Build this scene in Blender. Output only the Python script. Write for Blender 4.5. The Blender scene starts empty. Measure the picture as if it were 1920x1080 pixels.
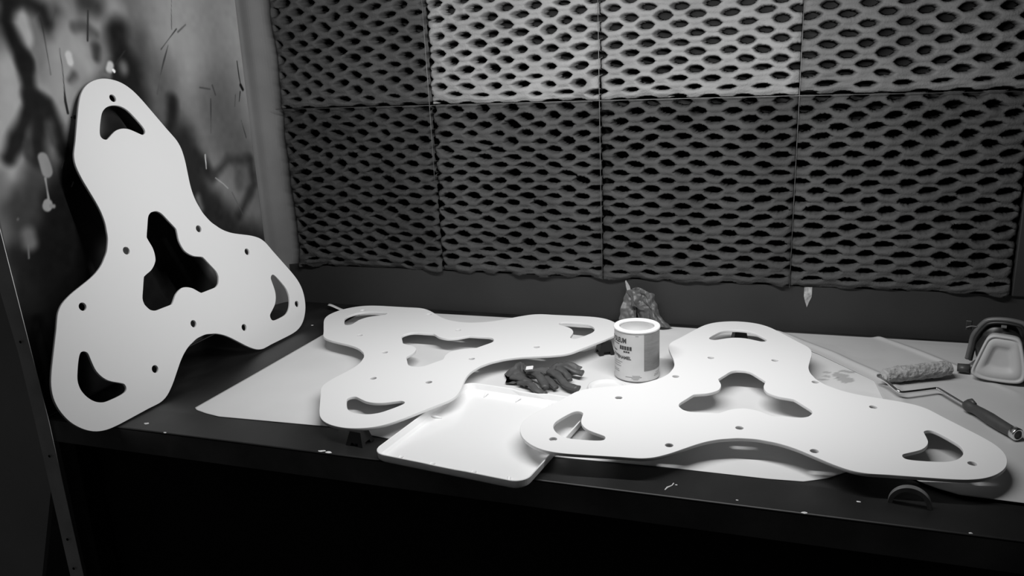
import bpy, bmesh, math, random
import numpy as np
from mathutils import Vector, Matrix, noise as mnoise
random.seed(7); RNG = np.random.default_rng(11)
S = bpy.context.scene
COL = S.collection
B = 0.85                       # height of the bench top above the floor

# ------------------------------------------------------------------ camera
YAW, PITCH, ROLL, FPX = 0.3359069492719494, 0.27298792310422365, -0.04491916542947395, 1535.9546
cy, sy, cp, sp = math.cos(YAW), math.sin(YAW), math.cos(PITCH), math.sin(PITCH)
fw = Vector((-sy*cp, cy*cp, -sp)); rt = Vector((cy, sy, 0)); up = rt.cross(fw)
cr, sr = math.cos(ROLL), math.sin(ROLL)
rt, up = cr*rt + sr*up, -sr*rt + cr*up
CAM = Vector((1.5147568639768902, -2.2553289639435428, 0.752 + B))
cam = bpy.data.cameras.new('camera'); co = bpy.data.objects.new('camera', cam); COL.objects.link(co)
co.matrix_world = Matrix(((rt.x, up.x, -fw.x, CAM.x), (rt.y, up.y, -fw.y, CAM.y), (rt.z, up.z, -fw.z, CAM.z), (0, 0, 0, 1)))
cam.sensor_fit = 'HORIZONTAL'; cam.sensor_width = 36.0; cam.lens = FPX/1920*36.0; cam.clip_start = .02
S.camera = co

# ------------------------------------------------------------------ light, world, exposure
def area(name, loc, target, size, watts, spread=math.pi):
    l = bpy.data.lights.new(name, 'AREA'); l.shape = 'DISK'; l.size = size; l.energy = watts; l.spread = spread
    o = bpy.data.objects.new(name, l); COL.objects.link(o); o.location = loc
    o.rotation_euler = (Vector(target)-Vector(loc)).to_track_quat('-Z', 'Y').to_euler()
    return o
# four foot fluorescent fixture just above the frame, its reflector tipped toward the filter wall
nl = Vector((math.sin(-.245), math.sin(.878), -math.cos(.878))).normalized()
tx = Vector((math.cos(-.189), math.sin(-.189), 0)); tx = (tx-nl*tx.dot(nl)).normalized(); ty = (-nl).cross(tx)
l = bpy.data.lights.new('booth_lamp', 'AREA'); l.shape = 'RECTANGLE'; l.size = 1.16; l.size_y = .03; l.energy = 16.6
lo = bpy.data.objects.new('booth_lamp', l); COL.objects.link(lo)
lo.matrix_world = Matrix(((tx.x, ty.x, -nl.x, 1.113), (tx.y, ty.y, -nl.y, -.849), (tx.z, ty.z, -nl.z, B+.946), (0, 0, 0, 1)))
w = bpy.data.worlds.new('world'); S.world = w; w.use_nodes = True
w.node_tree.nodes['Background'].inputs[0].default_value = (1, 1, 1, 1)
w.node_tree.nodes['Background'].inputs[1].default_value = 0.022
S.view_settings.view_transform = 'Standard'; S.view_settings.look = 'None'
S.view_settings.exposure = 0.0; S.view_settings.gamma = 1.0; S.view_settings.use_curve_mapping = False

# ------------------------------------------------------------------ materials
def lin(v): v /= 255.; return v/12.92 if v <= .04045 else ((v+.055)/1.055)**2.4
def mat(name, g, rough=.6, metal=0., var=0., scale=8., bump=0., bscale=60., spec=.5, attr=None, stretch=(1, 1, 1), detail=4., coat=0., sub=0.):
    m = bpy.data.materials.new(name); m.use_nodes = True; nt = m.node_tree; N = nt.nodes; L = nt.links
    b = N['Principled BSDF']; b.inputs['Roughness'].default_value = rough; b.inputs['Metallic'].default_value = metal
    b.inputs['Specular IOR Level'].default_value = spec; b.inputs['Base Color'].default_value = (g, g, g, 1)
    b.inputs['Coat Weight'].default_value = coat
    if sub: b.inputs['Subsurface Weight'].default_value = sub; b.inputs['Subsurface Scale'].default_value = .006; b.inputs['Subsurface Radius'].default_value = (1, 1, 1)
    tc = N.new('ShaderNodeTexCoord'); mp = N.new('ShaderNodeMapping'); L.new(tc.outputs['Object'], mp.inputs[0])
    mp.inputs['Scale'].default_value = stretch
    src = None
    if attr:
        a = N.new('ShaderNodeAttribute'); a.attribute_name = attr; src = a.outputs['Color']
    if var:
        n = N.new('ShaderNodeTexNoise'); n.inputs['Scale'].default_value = scale; n.inputs['Detail'].default_value = detail
        L.new(mp.outputs[0], n.inputs[0])
        r = N.new('ShaderNodeMapRange'); r.inputs[1].default_value = .3; r.inputs[2].default_value = .7
        r.inputs[3].default_value = 1-var; r.inputs[4].default_value = 1+var; L.new(n.outputs[0], r.inputs[0])
        mx = N.new('ShaderNodeMix'); mx.data_type = 'RGBA'; mx.blend_type = 'MULTIPLY'; mx.inputs[0].default_value = 1
        if src: L.new(src, mx.inputs[6])
        else: mx.inputs[6].default_value = (g, g, g, 1)
        L.new(r.outputs[0], mx.inputs[7]); src = mx.outputs[2]
    if src: L.new(src, b.inputs['Base Color'])
    if bump:
        n2 = N.new('ShaderNodeTexNoise'); n2.inputs['Scale'].default_value = bscale; n2.inputs['Detail'].default_value = 5
        L.new(mp.outputs[0], n2.inputs[0])
        bp = N.new('ShaderNodeBump'); bp.inputs['Strength'].default_value = bump; bp.inputs['Distance'].default_value = .003
        L.new(n2.outputs[0], bp.inputs['Height']); L.new(bp.outputs[0], b.inputs['Normal'])
    return m
M = dict(
    plate=mat('white_primer', .80, .55, bump=.04, bscale=500), 
    paper=mat('masking_paper', .62, .6, var=.05, scale=3, attr='tone', bump=.15, bscale=25),
    bench=mat('grimy_steel', .05, .45, var=.45, scale=5, attr='tone', stretch=(2, 1, 1), bump=.15, bscale=12, spec=.5),
    rail=mat('dark_steel', .16, .5, var=.5, scale=6, bump=.1, bscale=20),
    black=mat('shade_and_backing_black', .012, .8, var=.3),  # black as the shade under the bench; also colours the pad backing
    wall=mat('sprayed_panel', .2, .75, attr='tone', bump=.25, bscale=30, spec=.15),
    kick=mat('grey_board', .020, .6, var=.25, scale=3, bump=.15, bscale=10),
    trim=mat('painted_trim', .12, .6, var=.25, scale=4, bump=.1),
    post=mat('post_steel', .9, .5, var=.25, scale=7),
    side=mat('side_sheet', .60, .6, var=.15, scale=2),
    floor=mat('dark_concrete', .03, .9, var=.3, scale=4),
    wire=mat('wire_steel', .16, .5, metal=.5, var=.3, scale=60),
    foam=mat('arrestor_fibre', .2, .95, attr='tone', bump=.6, bscale=220, spec=.05),
    tray=mat('white_tray_plastic', .97, .3, bump=.12, bscale=9, coat=.3, sub=.2),
    stand=mat('black_plastic', .012, .45, var=.2),
    can=mat('can_label', .52, .45, var=.05, scale=20),
    canrim=mat('white_enamel', .88, .3),
    canin=mat('grey_enamel', .15, .35, var=.12, scale=12),
    panel=mat('label_grey', .24, .5, var=.15, scale=30, stretch=(1, 1, 4)),
    ink=mat('label_ink', .05, .6), inkgrey=mat('label_fine_print', .26, .6),
    glove=mat('grey_nitrile', .072, .5, var=.25, scale=25, bump=.35, bscale=60),
    bagtip=mat('pale_film', .32, .5),
    tag=mat('white_tag', .8, .5),
    rag=mat('crumpled_film', .10, .45, var=.45, scale=14, bump=.4, bscale=45),
    lid=mat('white_lid', .76, .35),
    nap=mat('roller_nap', .34, .95, var=.25, scale=60, bump=.8, bscale=260, spec=.1),
    chrome=mat('chrome', .85, .22, metal=1.),
    handle=mat('dark_rubber', .05, .45, var=.2, scale=30),
    maskb=mat('mask_rubber', .018, .4, var=.3, scale=20),
    maskf=mat('mask_frame', .10, .4, var=.2, scale=20),
    pad=mat('filter_pad', .44, .55, var=.04, scale=10),
    ring=mat('grey_ring', .16, .4, var=.3, scale=40),
    speck=mat('white_speck', .75, .5),
    hole=mat('dark_hole', .003, .9),
)

# ------------------------------------------------------------------ helpers
def tag(o, label=None, cat=None, group=None, kind=None):
    if label: o['label'] = label
    if cat: o['category'] = cat
    if group: o['group'] = group
    if kind: o['kind'] = kind
    return o
def empty(name, loc, rz=0, label=None, cat=None, group=None):
    o = bpy.data.objects.new(name, None); COL.objects.link(o); o.location = loc; o.rotation_euler = (0, 0, rz)
    o.empty_display_size = .02
    return tag(o, label, cat, group)
def link(name, me, m, parent=None, smooth=False):
    o = bpy.data.objects.new(name, me); COL.objects.link(o)
    if m is not None: me.materials.append(m)
    if smooth: me.polygons.foreach_set('use_smooth', [True]*len(me.polygons))
    if parent: o.parent = parent
    return o
def mesh(name, v, f, m, parent=None, smooth=False):
    me = bpy.data.meshes.new(name); me.from_pydata([tuple(p) for p in v], [], [tuple(q) for q in f]); me.update()
    bm = bmesh.new(); bm.from_mesh(me); bmesh.ops.recalc_face_normals(bm, faces=bm.faces); bm.to_mesh(me); bm.free()
    return link(name, me, m, parent, smooth)
def box(name, x0, x1, y0, y1, z0, z1, m, parent=None, bev=0.):
    bm = bmesh.new(); bmesh.ops.create_cube(bm, size=1)
    for v in bm.verts: v.co = Vector((x0+(v.co.x+.5)*(x1-x0), y0+(v.co.y+.5)*(y1-y0), z0+(v.co.z+.5)*(z1-z0)))
    if bev: bmesh.ops.bevel(bm, geom=bm.edges[:], offset=bev, segments=2, affect='EDGES', profile=.5)
    me = bpy.data.meshes.new(name); bm.to_mesh(me); bm.free()
    return link(name, me, m, parent)
def tube(pts, rad, n=12, closed=False, cap=True, flat=1.0):
    """verts/faces of a tube along pts; rad number or list"""
    P = [Vector(p) for p in pts]; V = []; F = []
    R = rad if isinstance(rad, (list, tuple)) else [rad]*len(P)
    prev = None
    for i, p in enumerate(P):
        if closed: t = (P[(i+1) % len(P)]-P[i-1]).normalized()
        else: t = (P[min(i+1, len(P)-1)]-P[max(i-1, 0)]).normalized()
        if prev is None:
            a = Vector((0, 0, 1)) if abs(t.z) < .9 else Vector((1, 0, 0)); u = t.cross(a).normalized()
        else: u = (prev-t*prev.dot(t)).normalized()
        prev = u; vv = t.cross(u)
        for k in range(n):
            a = 2*math.pi*k/n; V.append(p+(u*math.cos(a)+vv*math.sin(a)*flat)*R[i])
    m_ = len(P)
    for i in range(m_ if closed else m_-1):
        for k in range(n):
            a = i*n+k; b = i*n+(k+1) % n; c = ((i+1) % m_)*n; F.append((a, b, c+(k+1) % n, c+k))
    if cap and not closed: F.append(tuple(range(n))[::-1]); F.append(tuple((m_-1)*n+k for k in range(n)))
    return V, F
def join(parts):
    V = []; F = []
    for v, f in parts:
        o = len(V); V += list(v); F += [tuple(i+o for i in q) for q in f]
    return V, F
def catmull(pts, k=8, closed=False):
    P = [Vector(p) for p in pts]; n = len(P); out = []
    for i in range(n if closed else n-1):
        g = (lambda j: P[j % n]) if closed else (lambda j: P[max(0, min(n-1, j))])
        p0, p1, p2, p3 = g(i-1), g(i), g(i+1), g(i+2)
        for s in range(k):
            t = s/k; out.append(.5*(2*p1+(p2-p0)*t+(2*p0-5*p1+4*p2-p3)*t*t+(3*p1-p0-3*p2+p3)*t**3))
    if not closed: out.append(P[-1])
    return out
def lathe(prof, n=48, cx=0, cy_=0, close=True):
    V = []; F = []
    for r, z in prof:
        for k in range(n): a = 2*math.pi*k/n; V.append((cx+r*math.cos(a), cy_+r*math.sin(a), z))
    m_ = len(prof)
    for i in range(m_-1):
        for k in range(n): F.append((i*n+k, i*n+(k+1) % n, (i+1)*n+(k+1) % n, (i+1)*n+k))
    if close: F.append(tuple(range(n))[::-1]); F.append(tuple((m_-1)*n+k for k in range(n)))
    return V, F
def grid(name, X, Y, Z, m, tone=None, parent=None, smooth=True, attrname='tone', drop=None):
    """X,Y,Z 2-D arrays -> one quad sheet with an optional per-vertex grey attribute"""
    h, w_ = X.shape; co_ = np.stack([X, Y, Z], -1).reshape(-1, 3)
    i = np.arange(h*w_).reshape(h, w_)
    f = np.stack([i[:-1, :-1], i[:-1, 1:], i[1:, 1:], i[1:, :-1]], -1).reshape(-1, 4)
    if drop is not None:                       # leave open the cells whose four corners are all marked
        d = drop.astype(bool); f = f[~(d[:-1, :-1] & d[:-1, 1:] & d[1:, 1:] & d[1:, :-1]).ravel()]
    me = bpy.data.meshes.new(name); me.vertices.add(len(co_)); me.vertices.foreach_set('co', co_.ravel())
    me.loops.add(f.size); me.loops.foreach_set('vertex_index', f.ravel().astype(np.int32))
    me.polygons.add(len(f)); me.polygons.foreach_set('loop_start', np.arange(0, f.size, 4, dtype=np.int32))
    me.update(calc_edges=True); me.validate()
    if tone is not None:
        a = me.attributes.new(attrname, 'FLOAT_COLOR', 'POINT'); t = tone.ravel()
        a.data.foreach_set('color', np.stack([t, t, t, np.ones_like(t)], -1).ravel())
    return link(name, me, m, parent, smooth)
def set_tone(me, t):
    a = me.attributes.new('tone', 'FLOAT_COLOR', 'POINT'); a.data.foreach_set('color', np.stack([t, t, t, np.ones_like(t)], -1).ravel().astype(np.float32))
def sstep(a, b, x): t = np.clip((x-a)/(b-a), 0, 1); return t*t*(3-2*t)
def vnoise(x, y, seed=0, f=1.):
    """smooth value noise on numpy arrays, -1..1"""
    r = np.random.default_rng(seed); T = r.uniform(-1, 1, (64, 64)); x = x*f+100; y = y*f+100
    xi = np.floor(x).astype(int); yi = np.floor(y).astype(int); u = x-xi; v = y-yi
    u = u*u*(3-2*u); v = v*v*(3-2*v); g = lambda a, b: T[a % 64, b % 64]
    return (g(xi, yi)*(1-u)+g(xi+1, yi)*u)*(1-v)+(g(xi, yi+1)*(1-u)+g(xi+1, yi+1)*u)*v
def segdist(px, py, pts):
    d = np.full(px.shape, 1e9)
    for (ax, ay), (bx, by) in zip(pts[:-1], pts[1:]):
        vx, vy = bx-ax, by-ay; L2 = vx*vx+vy*vy+1e-12
        t = np.clip(((px-ax)*vx+(py-ay)*vy)/L2, 0, 1); d = np.minimum(d, np.hypot(px-ax-t*vx, py-ay-t*vy))
    return d
def shape2d(loops, depth, bev, m, name, parent=None):
    """extruded flat shape with holes, local z from -depth to 0"""
    cu = bpy.data.curves.new(name, 'CURVE'); cu.dimensions = '2D'; cu.fill_mode = 'BOTH'
    cu.extrude = depth/2-bev; cu.bevel_depth = bev; cu.bevel_resolution = 1; cu.offset = -bev
    for lp in loops:
        s = cu.splines.new('POLY'); s.points.add(len(lp)-1); s.use_cyclic_u = True
        for p, q in zip(s.points, lp): p.co = (q[0], q[1], 0, 1)
    o = bpy.data.objects.new(name, cu); COL.objects.link(o); dg = bpy.context.evaluated_depsgraph_get()
    me = bpy.data.meshes.new_from_object(o.evaluated_get(dg)); bpy.data.objects.remove(o); bpy.data.curves.remove(cu)
    me.transform(Matrix.Translation((0, 0, -depth/2))); me.materials.clear()
    return link(name, me, m, parent)
def evaluated(o):
    dg = bpy.context.evaluated_depsgraph_get(); dg.update(); return bpy.data.meshes.new_from_object(o.evaluated_get(dg))
def remeshed(name, V, F, voxel, m, parent=None, fn=None):
    """fuse overlapping closed shells into one skin, then move its points with fn"""
    t = mesh('tmp', V, F, None); md = t.modifiers.new('r', 'REMESH'); md.mode = 'VOXEL'; md.voxel_size = voxel
    me = evaluated(t); bpy.data.objects.remove(t)
    if fn:
        for v in me.vertices: v.co = fn(v.co.copy(), v.normal.copy())
    me.update(); me.materials.clear(); o = link(name, me, m, parent, True); return o

GRAF_AND_LIGHT = [
 ([(-0.863, 1.626), (-0.929, 1.405)], 0.0433, 0.0333, 138),  # first broad pale strokes paint in brightness where lamp light is weak
 ([(-0.72, 1.729), (-0.742, 1.539)], 0.0433, 0.04, 118),
 ([(-0.831, 1.591), (-0.795, 1.566)], 0.0233, 0.02, 120),
 ([(-0.594, 1.732), (-0.537, 1.759)], 0.0233, 0.0233, 112),
 ([(-0.665, 1.67), (-0.634, 1.595)], 0.0233, 0.0233, 120),
 ([(-0.804, 1.648), (-0.787, 1.659)], 0.0233, 0.0133, 92),
 ([(-0.025, 1.808), (-0.126, 1.338)], 0.1, 0.1, 118),
 ([(-0.199, 1.579), (-0.184, 1.424)], 0.0833, 0.0833, 85),
 ([(-0.29, 1.878), (-0.325, 1.627)], 0.1, 0.0833, 118),
 ([(-0.192, 1.503), (-0.083, 1.282)], 0.0667, 0.0833, 66),
 ([(-0.417, 1.587), (-0.403, 1.373)], 0.05, 0.0667, 62),
 ([(-0.821, 1.748), (-0.814, 1.693)], 0.02, 0.01, 135),
 ([(-0.715, 1.752), (-0.748, 1.705)], 0.015, 0.02, 55),
 ([(-0.871, 1.81), (-0.836, 1.769), (-0.855, 1.725), (-0.841, 1.676), (-0.827, 1.639)], 0.0167, 0.0133, 10),
 ([(-0.852, 1.781), (-0.795, 1.771), (-0.754, 1.753), (-0.746, 1.726)], 0.015, 0.015, 20),
 ([(-0.827, 1.639), (-0.829, 1.602), (-0.828, 1.556)], 0.0167, 0.0133, 14),
 ([(-0.826, 1.556), (-0.866, 1.501), (-0.912, 1.442)], 0.0183, 0.0117, 14),
 ([(-0.836, 1.571), (-0.793, 1.545), (-0.776, 1.493), (-0.769, 1.438)], 0.015, 0.0133, 16),
 ([(-0.81, 1.55), (-0.842, 1.428)], 0.0217, 0.0167, 18),
 ([(-0.793, 1.501), (-0.793, 1.465)], 0.0083, 0.0117, 52),
 ([(-0.858, 1.466), (-0.861, 1.443)], 0.0067, 0.01, 45),
 ([(-0.594, 1.766), (-0.624, 1.777)], 0.02, 0.02, 38),
 ([(-0.67, 1.718), (-0.637, 1.721), (-0.607, 1.7)], 0.0067, 0.01, 62),
 ([(-0.613, 1.67), (-0.619, 1.647)], 0.0117, 0.01, 40),
 ([(-0.538, 1.702), (-0.533, 1.644), (-0.557, 1.592)], 0.0333, 0.0233, 14),
 ([(-0.468, 1.689), (-0.47, 1.629)], 0.03, 0.03, 55),
 ([(-0.515, 1.617), (-0.505, 1.523)], 0.0333, 0.0267, 14),
 ([(-0.537, 1.624), (-0.537, 1.62)], 0.01, 0.0133, 78),
 ([(-0.601, 1.556), (-0.593, 1.397)], 0.0417, 0.0333, 20),
 ([(-0.378, 1.532), (-0.411, 1.446)], 0.015, 0.015, 18),
 ([(-0.471, 1.48), (-0.463, 1.38)], 0.03, 0.0333, 50),
 ([(-0.362, 1.412), (-0.329, 1.256)], 0.05, 0.04, 26),
 ([(-0.325, 1.378), (-0.263, 1.308)], 0.0167, 0.0167, 26),
 ([(-0.258, 1.308), (-0.176, 1.344), (-0.078, 1.332)], 0.01, 0.015, 44),
 ([(-0.073, 1.331), (-0.072, 1.255), (-0.167, 1.171)], 0.0117, 0.015, 36),
 ([(-0.134, 1.298), (-0.146, 1.267)], 0.0133, 0.0167, 62),
 ([(-0.282, 1.201), (-0.202, 1.103), (-0.05, 1.034)], 0.0567, 0.04, 24),
 ([(-0.004, 1.184), (-0.008, 1.024)], 0.0233, 0.03, 52),
 ([(-0.336, 1.255), (-0.328, 1.225)], 0.0067, 0.0133, 90),
 ([(-0.695, 1.332), (-0.804, 1.274), (-0.858, 1.108), (-0.926, 0.947)], 0.1033, 0.0367, 6),
 ([(-0.566, 1.352), (-0.46, 1.115), (-0.558, 0.959)], 0.1167, 0.0367, 8),
 ([(-0.919, 0.945), (-0.899, 0.8)], 0.0667, 0.025, 12),
 ([(-0.903, 1.171), (-0.917, 1.048)], 0.0367, 0.0333, 14),
 ([(-0.92, 1.345), (-0.908, 1.295)], 0.03, 0.03, 44),
 ([(-0.864, 1.395), (-0.888, 1.322)], 0.0233, 0.0267, 46),
 ([(-0.942, 1.407), (-0.945, 1.373)], 0.0133, 0.02, 95),
 ([(-0.944, 1.231), (-0.94, 1.132)], 0.0233, 0.0267, 24),
 ([(-0.926, 1.071), (-0.947, 1.033)], 0.0117, 0.0083, 5),
 ([(-0.827, 1.432), (-0.824, 1.399)], 0.0133, 0.0042, 112),
 ([(-0.832, 1.385), (-0.834, 1.34)], 0.0033, 0.0025, 120),
 ([(-0.839, 1.328), (-0.841, 1.324)], 0.0117, 0.0033, 122),
 ([(-0.832, 1.322), (-0.824, 1.32)], 0.0033, 0.0033, 110),
 ([(-0.904, 1.27), (-0.903, 1.252)], 0.0183, 0.0117, 92),
 ([(-0.91, 1.247), (-0.915, 1.219)], 0.0025, 0.0025, 92),
 ([(-0.921, 1.309), (-0.922, 1.308)], 0.0033, 0.0033, 80),
 ([(-0.703, 1.653), (-0.701, 1.639)], 0.01, 0.005, 150),
 ([(-0.58, 1.629), (-0.586, 1.619)], 0.01, 0.005, 145),
 ([(-0.573, 1.617), (-0.57, 1.614)], 0.0033, 0.0017, 190),
 ([(-0.614, 1.61), (-0.59, 1.604)], 0.0067, 0.0067, 80),
 ([(-0.713, 1.598), (-0.698, 1.61)], 0.0067, 0.01, 60),
 ([(-0.761, 1.739), (-0.761, 1.682), (-0.763, 1.612)], 0.0013, 0.0025, 35),
 ([(-0.724, 1.67), (-0.727, 1.617), (-0.736, 1.551), (-0.735, 1.524)], 0.0017, 0.002, 22),
 ([(-0.621, 1.755), (-0.637, 1.687)], 0.0015, 0.002, 35),
 ([(-0.317, 1.848), (-0.334, 1.766), (-0.342, 1.718)], 0.0013, 0.0017, 45),
 ([(-0.323, 1.719), (-0.356, 1.694), (-0.393, 1.666)], 0.0017, 0.002, 35),
 ([(-0.284, 1.731), (-0.319, 1.711)], 0.0017, 0.0033, 55),
 ([(-0.364, 1.676), (-0.39, 1.635), (-0.41, 1.601)], 0.0015, 0.002, 45),
 ([(-0.41, 1.601), (-0.434, 1.553)], 0.0013, 0.002, 60),
 ([(-0.079, 1.63), (-0.078, 1.583), (-0.075, 1.551)], 0.0013, 0.0017, 25),
 ([(-0.076, 1.559), (-0.068, 1.546)], 0.0043, 0.0025, 10),
 ([(-0.082, 1.54), (-0.093, 1.512)], 0.0013, 0.0017, 25),
 ([(-0.107, 1.532), (-0.117, 1.498)], 0.001, 0.0017, 45),
 ([(-0.222, 1.527), (-0.241, 1.43)], 0.0012, 0.002, 45),
 ([(-0.262, 1.561), (-0.219, 1.554)], 0.0017, 0.0025, 50),
 ([(-0.207, 1.564), (-0.199, 1.537)], 0.0017, 0.0025, 50),
 ([(-0.561, 1.631), (-0.523, 1.663)], 0.0013, 0.0017, 30),
 ([(-0.095, 1.456), (-0.08, 1.401)], 0.0013, 0.0017, 35),
 ([(-0.278, 1.372), (-0.281, 1.333)], 0.0017, 0.0013, 150),
 ([(-0.248, 1.301), (-0.216, 1.278), (-0.199, 1.262)], 0.0012, 0.0013, 140),
 ([(-0.184, 1.248), (-0.148, 1.172)], 0.0007, 0.0013, 70),
 ([(-0.77, 1.419), (-0.782, 1.402)], 0.0013, 0.0013, 80),
 ([(-0.757, 1.365), (-0.764, 1.356)], 0.0017, 0.0013, 110),
 ([(0.006, 1.84), (0.003, 1.716), (0.008, 1.555), (0.01, 1.321), (0.018, 1.073)], 0.0067, 0.0167, 140),  # pale streak paints the highlight along the corner ridge
]
# ------------------------------------------------------------------ the setting
tag(box('floor', -2.2, 4.2, -3.6, 1.2, -.05, 0, M['floor']), kind='structure')
WX = -.095
# left wall: a sprayed panel, graffiti and painted-in brightness as a colour per point
def graffiti(y, z):
    t = np.full(y.shape, 86.)
    t += 14*vnoise(y, z, 3, 7)
    for pts, hw, so, tone in GRAF_AND_LIGHT:
        d = segdist(y, z, pts) + .006*vnoise(y, z, 5, 22)*min(1, so*150)
        so = max(so*(1.3 if so > .006 else 1), .0012); a = (1-sstep(hw-so*.7, hw+so, d))*(.95 if so > .006 else 1); t = t*(1-a)+tone*a
    t += 3*vnoise(y, z, 8, 60)
    t = np.clip(t, 3, 255)/255
    return np.where(t <= .04045, t/12.92, ((t+.055)/1.055)**2.4)/.47
Yw, Zw = np.meshgrid(np.linspace(-.965, 0.0, 400), np.linspace(B-.0, B+1.13, 470))
wl = grid('wall_left', WX+.0025*vnoise(Yw, Zw, 9, 6), Yw, Zw, M['wall'], graffiti(Yw, Zw).astype(np.float32))
md = wl.modifiers.new('thick', 'SOLIDIFY'); md.thickness = .016; md.offset = -1
tag(wl, kind='structure')
# back wall: board under the pads, dark frame behind them
tag(box('wall_back', -.11, 2.75, 0, .02, B-.85, B+.128, M['kick']), kind='structure')
tag(box('wall_top', -.11, 2.75, .05, .07, B+.128, B+1.6, M['black']), kind='structure')
prof = catmull([(WX+.0005, -.055, 0), (WX+.010, -.046, 0), (-.072, -.020, 0), (-.045, .004, 0), (-.008, .022, 0)], 5)
V = []; F = []
for p in prof: V += [(p.x, p.y, B+.0005), (p.x, p.y, B+1.15), (p.x-.004, p.y+.006, B+.0005), (p.x-.004, p.y+.006, B+1.15)]
for k in range(len(prof)-1):
    o = 4*k; F += [(o, o+4, o+5, o+1), (o+2, o+3, o+7, o+6), (o+1, o+5, o+7, o+3), (o, o+2, o+6, o+4)]
tag(mesh('trim_1', V, F, M['trim'], smooth=False), kind='structure')
tag(box('trim_2', 2.046, 2.75, -.012, .05, B+.128, B+1.15, M['kick'], bev=.003), kind='structure')
tag(box('trim_3', -.11, 2.75, -.03, .05, B+1.15, B+1.6, M['kick']), kind='structure')
tag(box('wall_right', 2.75, 2.77, -3.6, .07, 0, B+1.6, M['kick']), kind='structure')
# drip on the back board
V, F = [], []
o = mesh('paint_drip', [(1.560, -.0012, B+.127), (1.580, -.0012, B+.127), (1.580, -.0012, B+.100), (1.575, -.0012, B+.088), (1.569, -.0012, B+.070), (1.564, -.0012, B+.085), (1.560, -.0012, B+.100)], [(0, 1, 2, 3, 4, 5, 6)], mat('putty', .35, .7, var=.5, scale=90)); tag(o, 'short pale paint drip on the dark board just below the filter pads', 'paint drip')
# post at the front left corner, with screw holes
pt = [(-.128, B+1.12), (-.086, B+1.12), (-.081, B+.45), (-.077, B+.10), (-.077, B-.85), (-.128, B-.85), (-.124, B+.1), (-.118, B+.02)]
post = empty('corner_post', (-.10, -.968, 0), label='narrow grey steel post with screw holes at the left front corner of the bench', cat='post')
def rel(o, p):
    o.parent = p; o.matrix_parent_inverse = Matrix.Identity(4); o.location = Vector(o.location)-Vector(p.location); return o
f = shape2d([[(-.138, 1.16+B), (-.098, 1.16+B), (-.097, B+.46), (-.079, B+.116), (-.073, B), (-.060, 0), (-.104, 0), (-.116, B+.0), (-.121, B+.16), (-.139, B+.334)]], .0016, .0003, M['post'], 'flange')
f.data.transform(Matrix.Rotation(math.pi/2, 4, 'X')); f.data.transform(Matrix.Translation((.10, 0, 0))); f.parent = post
for zz in (B+.19, B-.09, B-.31, B-.39):
    V, F = lathe([(.0033, 0), (.0033, .0012)], 16); h_ = mesh('screw_hole', V, F, M['hole'], post); h_.rotation_euler = (math.pi/2, 0, 0); h_.location = (.012 if zz < B else -.001, -.0042, zz)
# grey sheet hanging outside the booth, left of the post
V = [(-1.6, -.93, 0), (-.394, -.93, 0), (-.158, -.93, B-.205), (-.158, -.93, B+1.3), (-1.6, -.93, B+1.3)]
V2 = V+[(x, y+.012, z) for x, y, z in V]; F = [(0, 1, 2, 3, 4), (9, 8, 7, 6, 5)]+[(i, (i+1) % 5, 5+(i+1) % 5, 5+i) for i in range(5)]
o = mesh('side_sheet', V2, F, M['side']); tag(o, 'plain dark grey sheet standing outside the booth, left of the post', 'panel')

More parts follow.
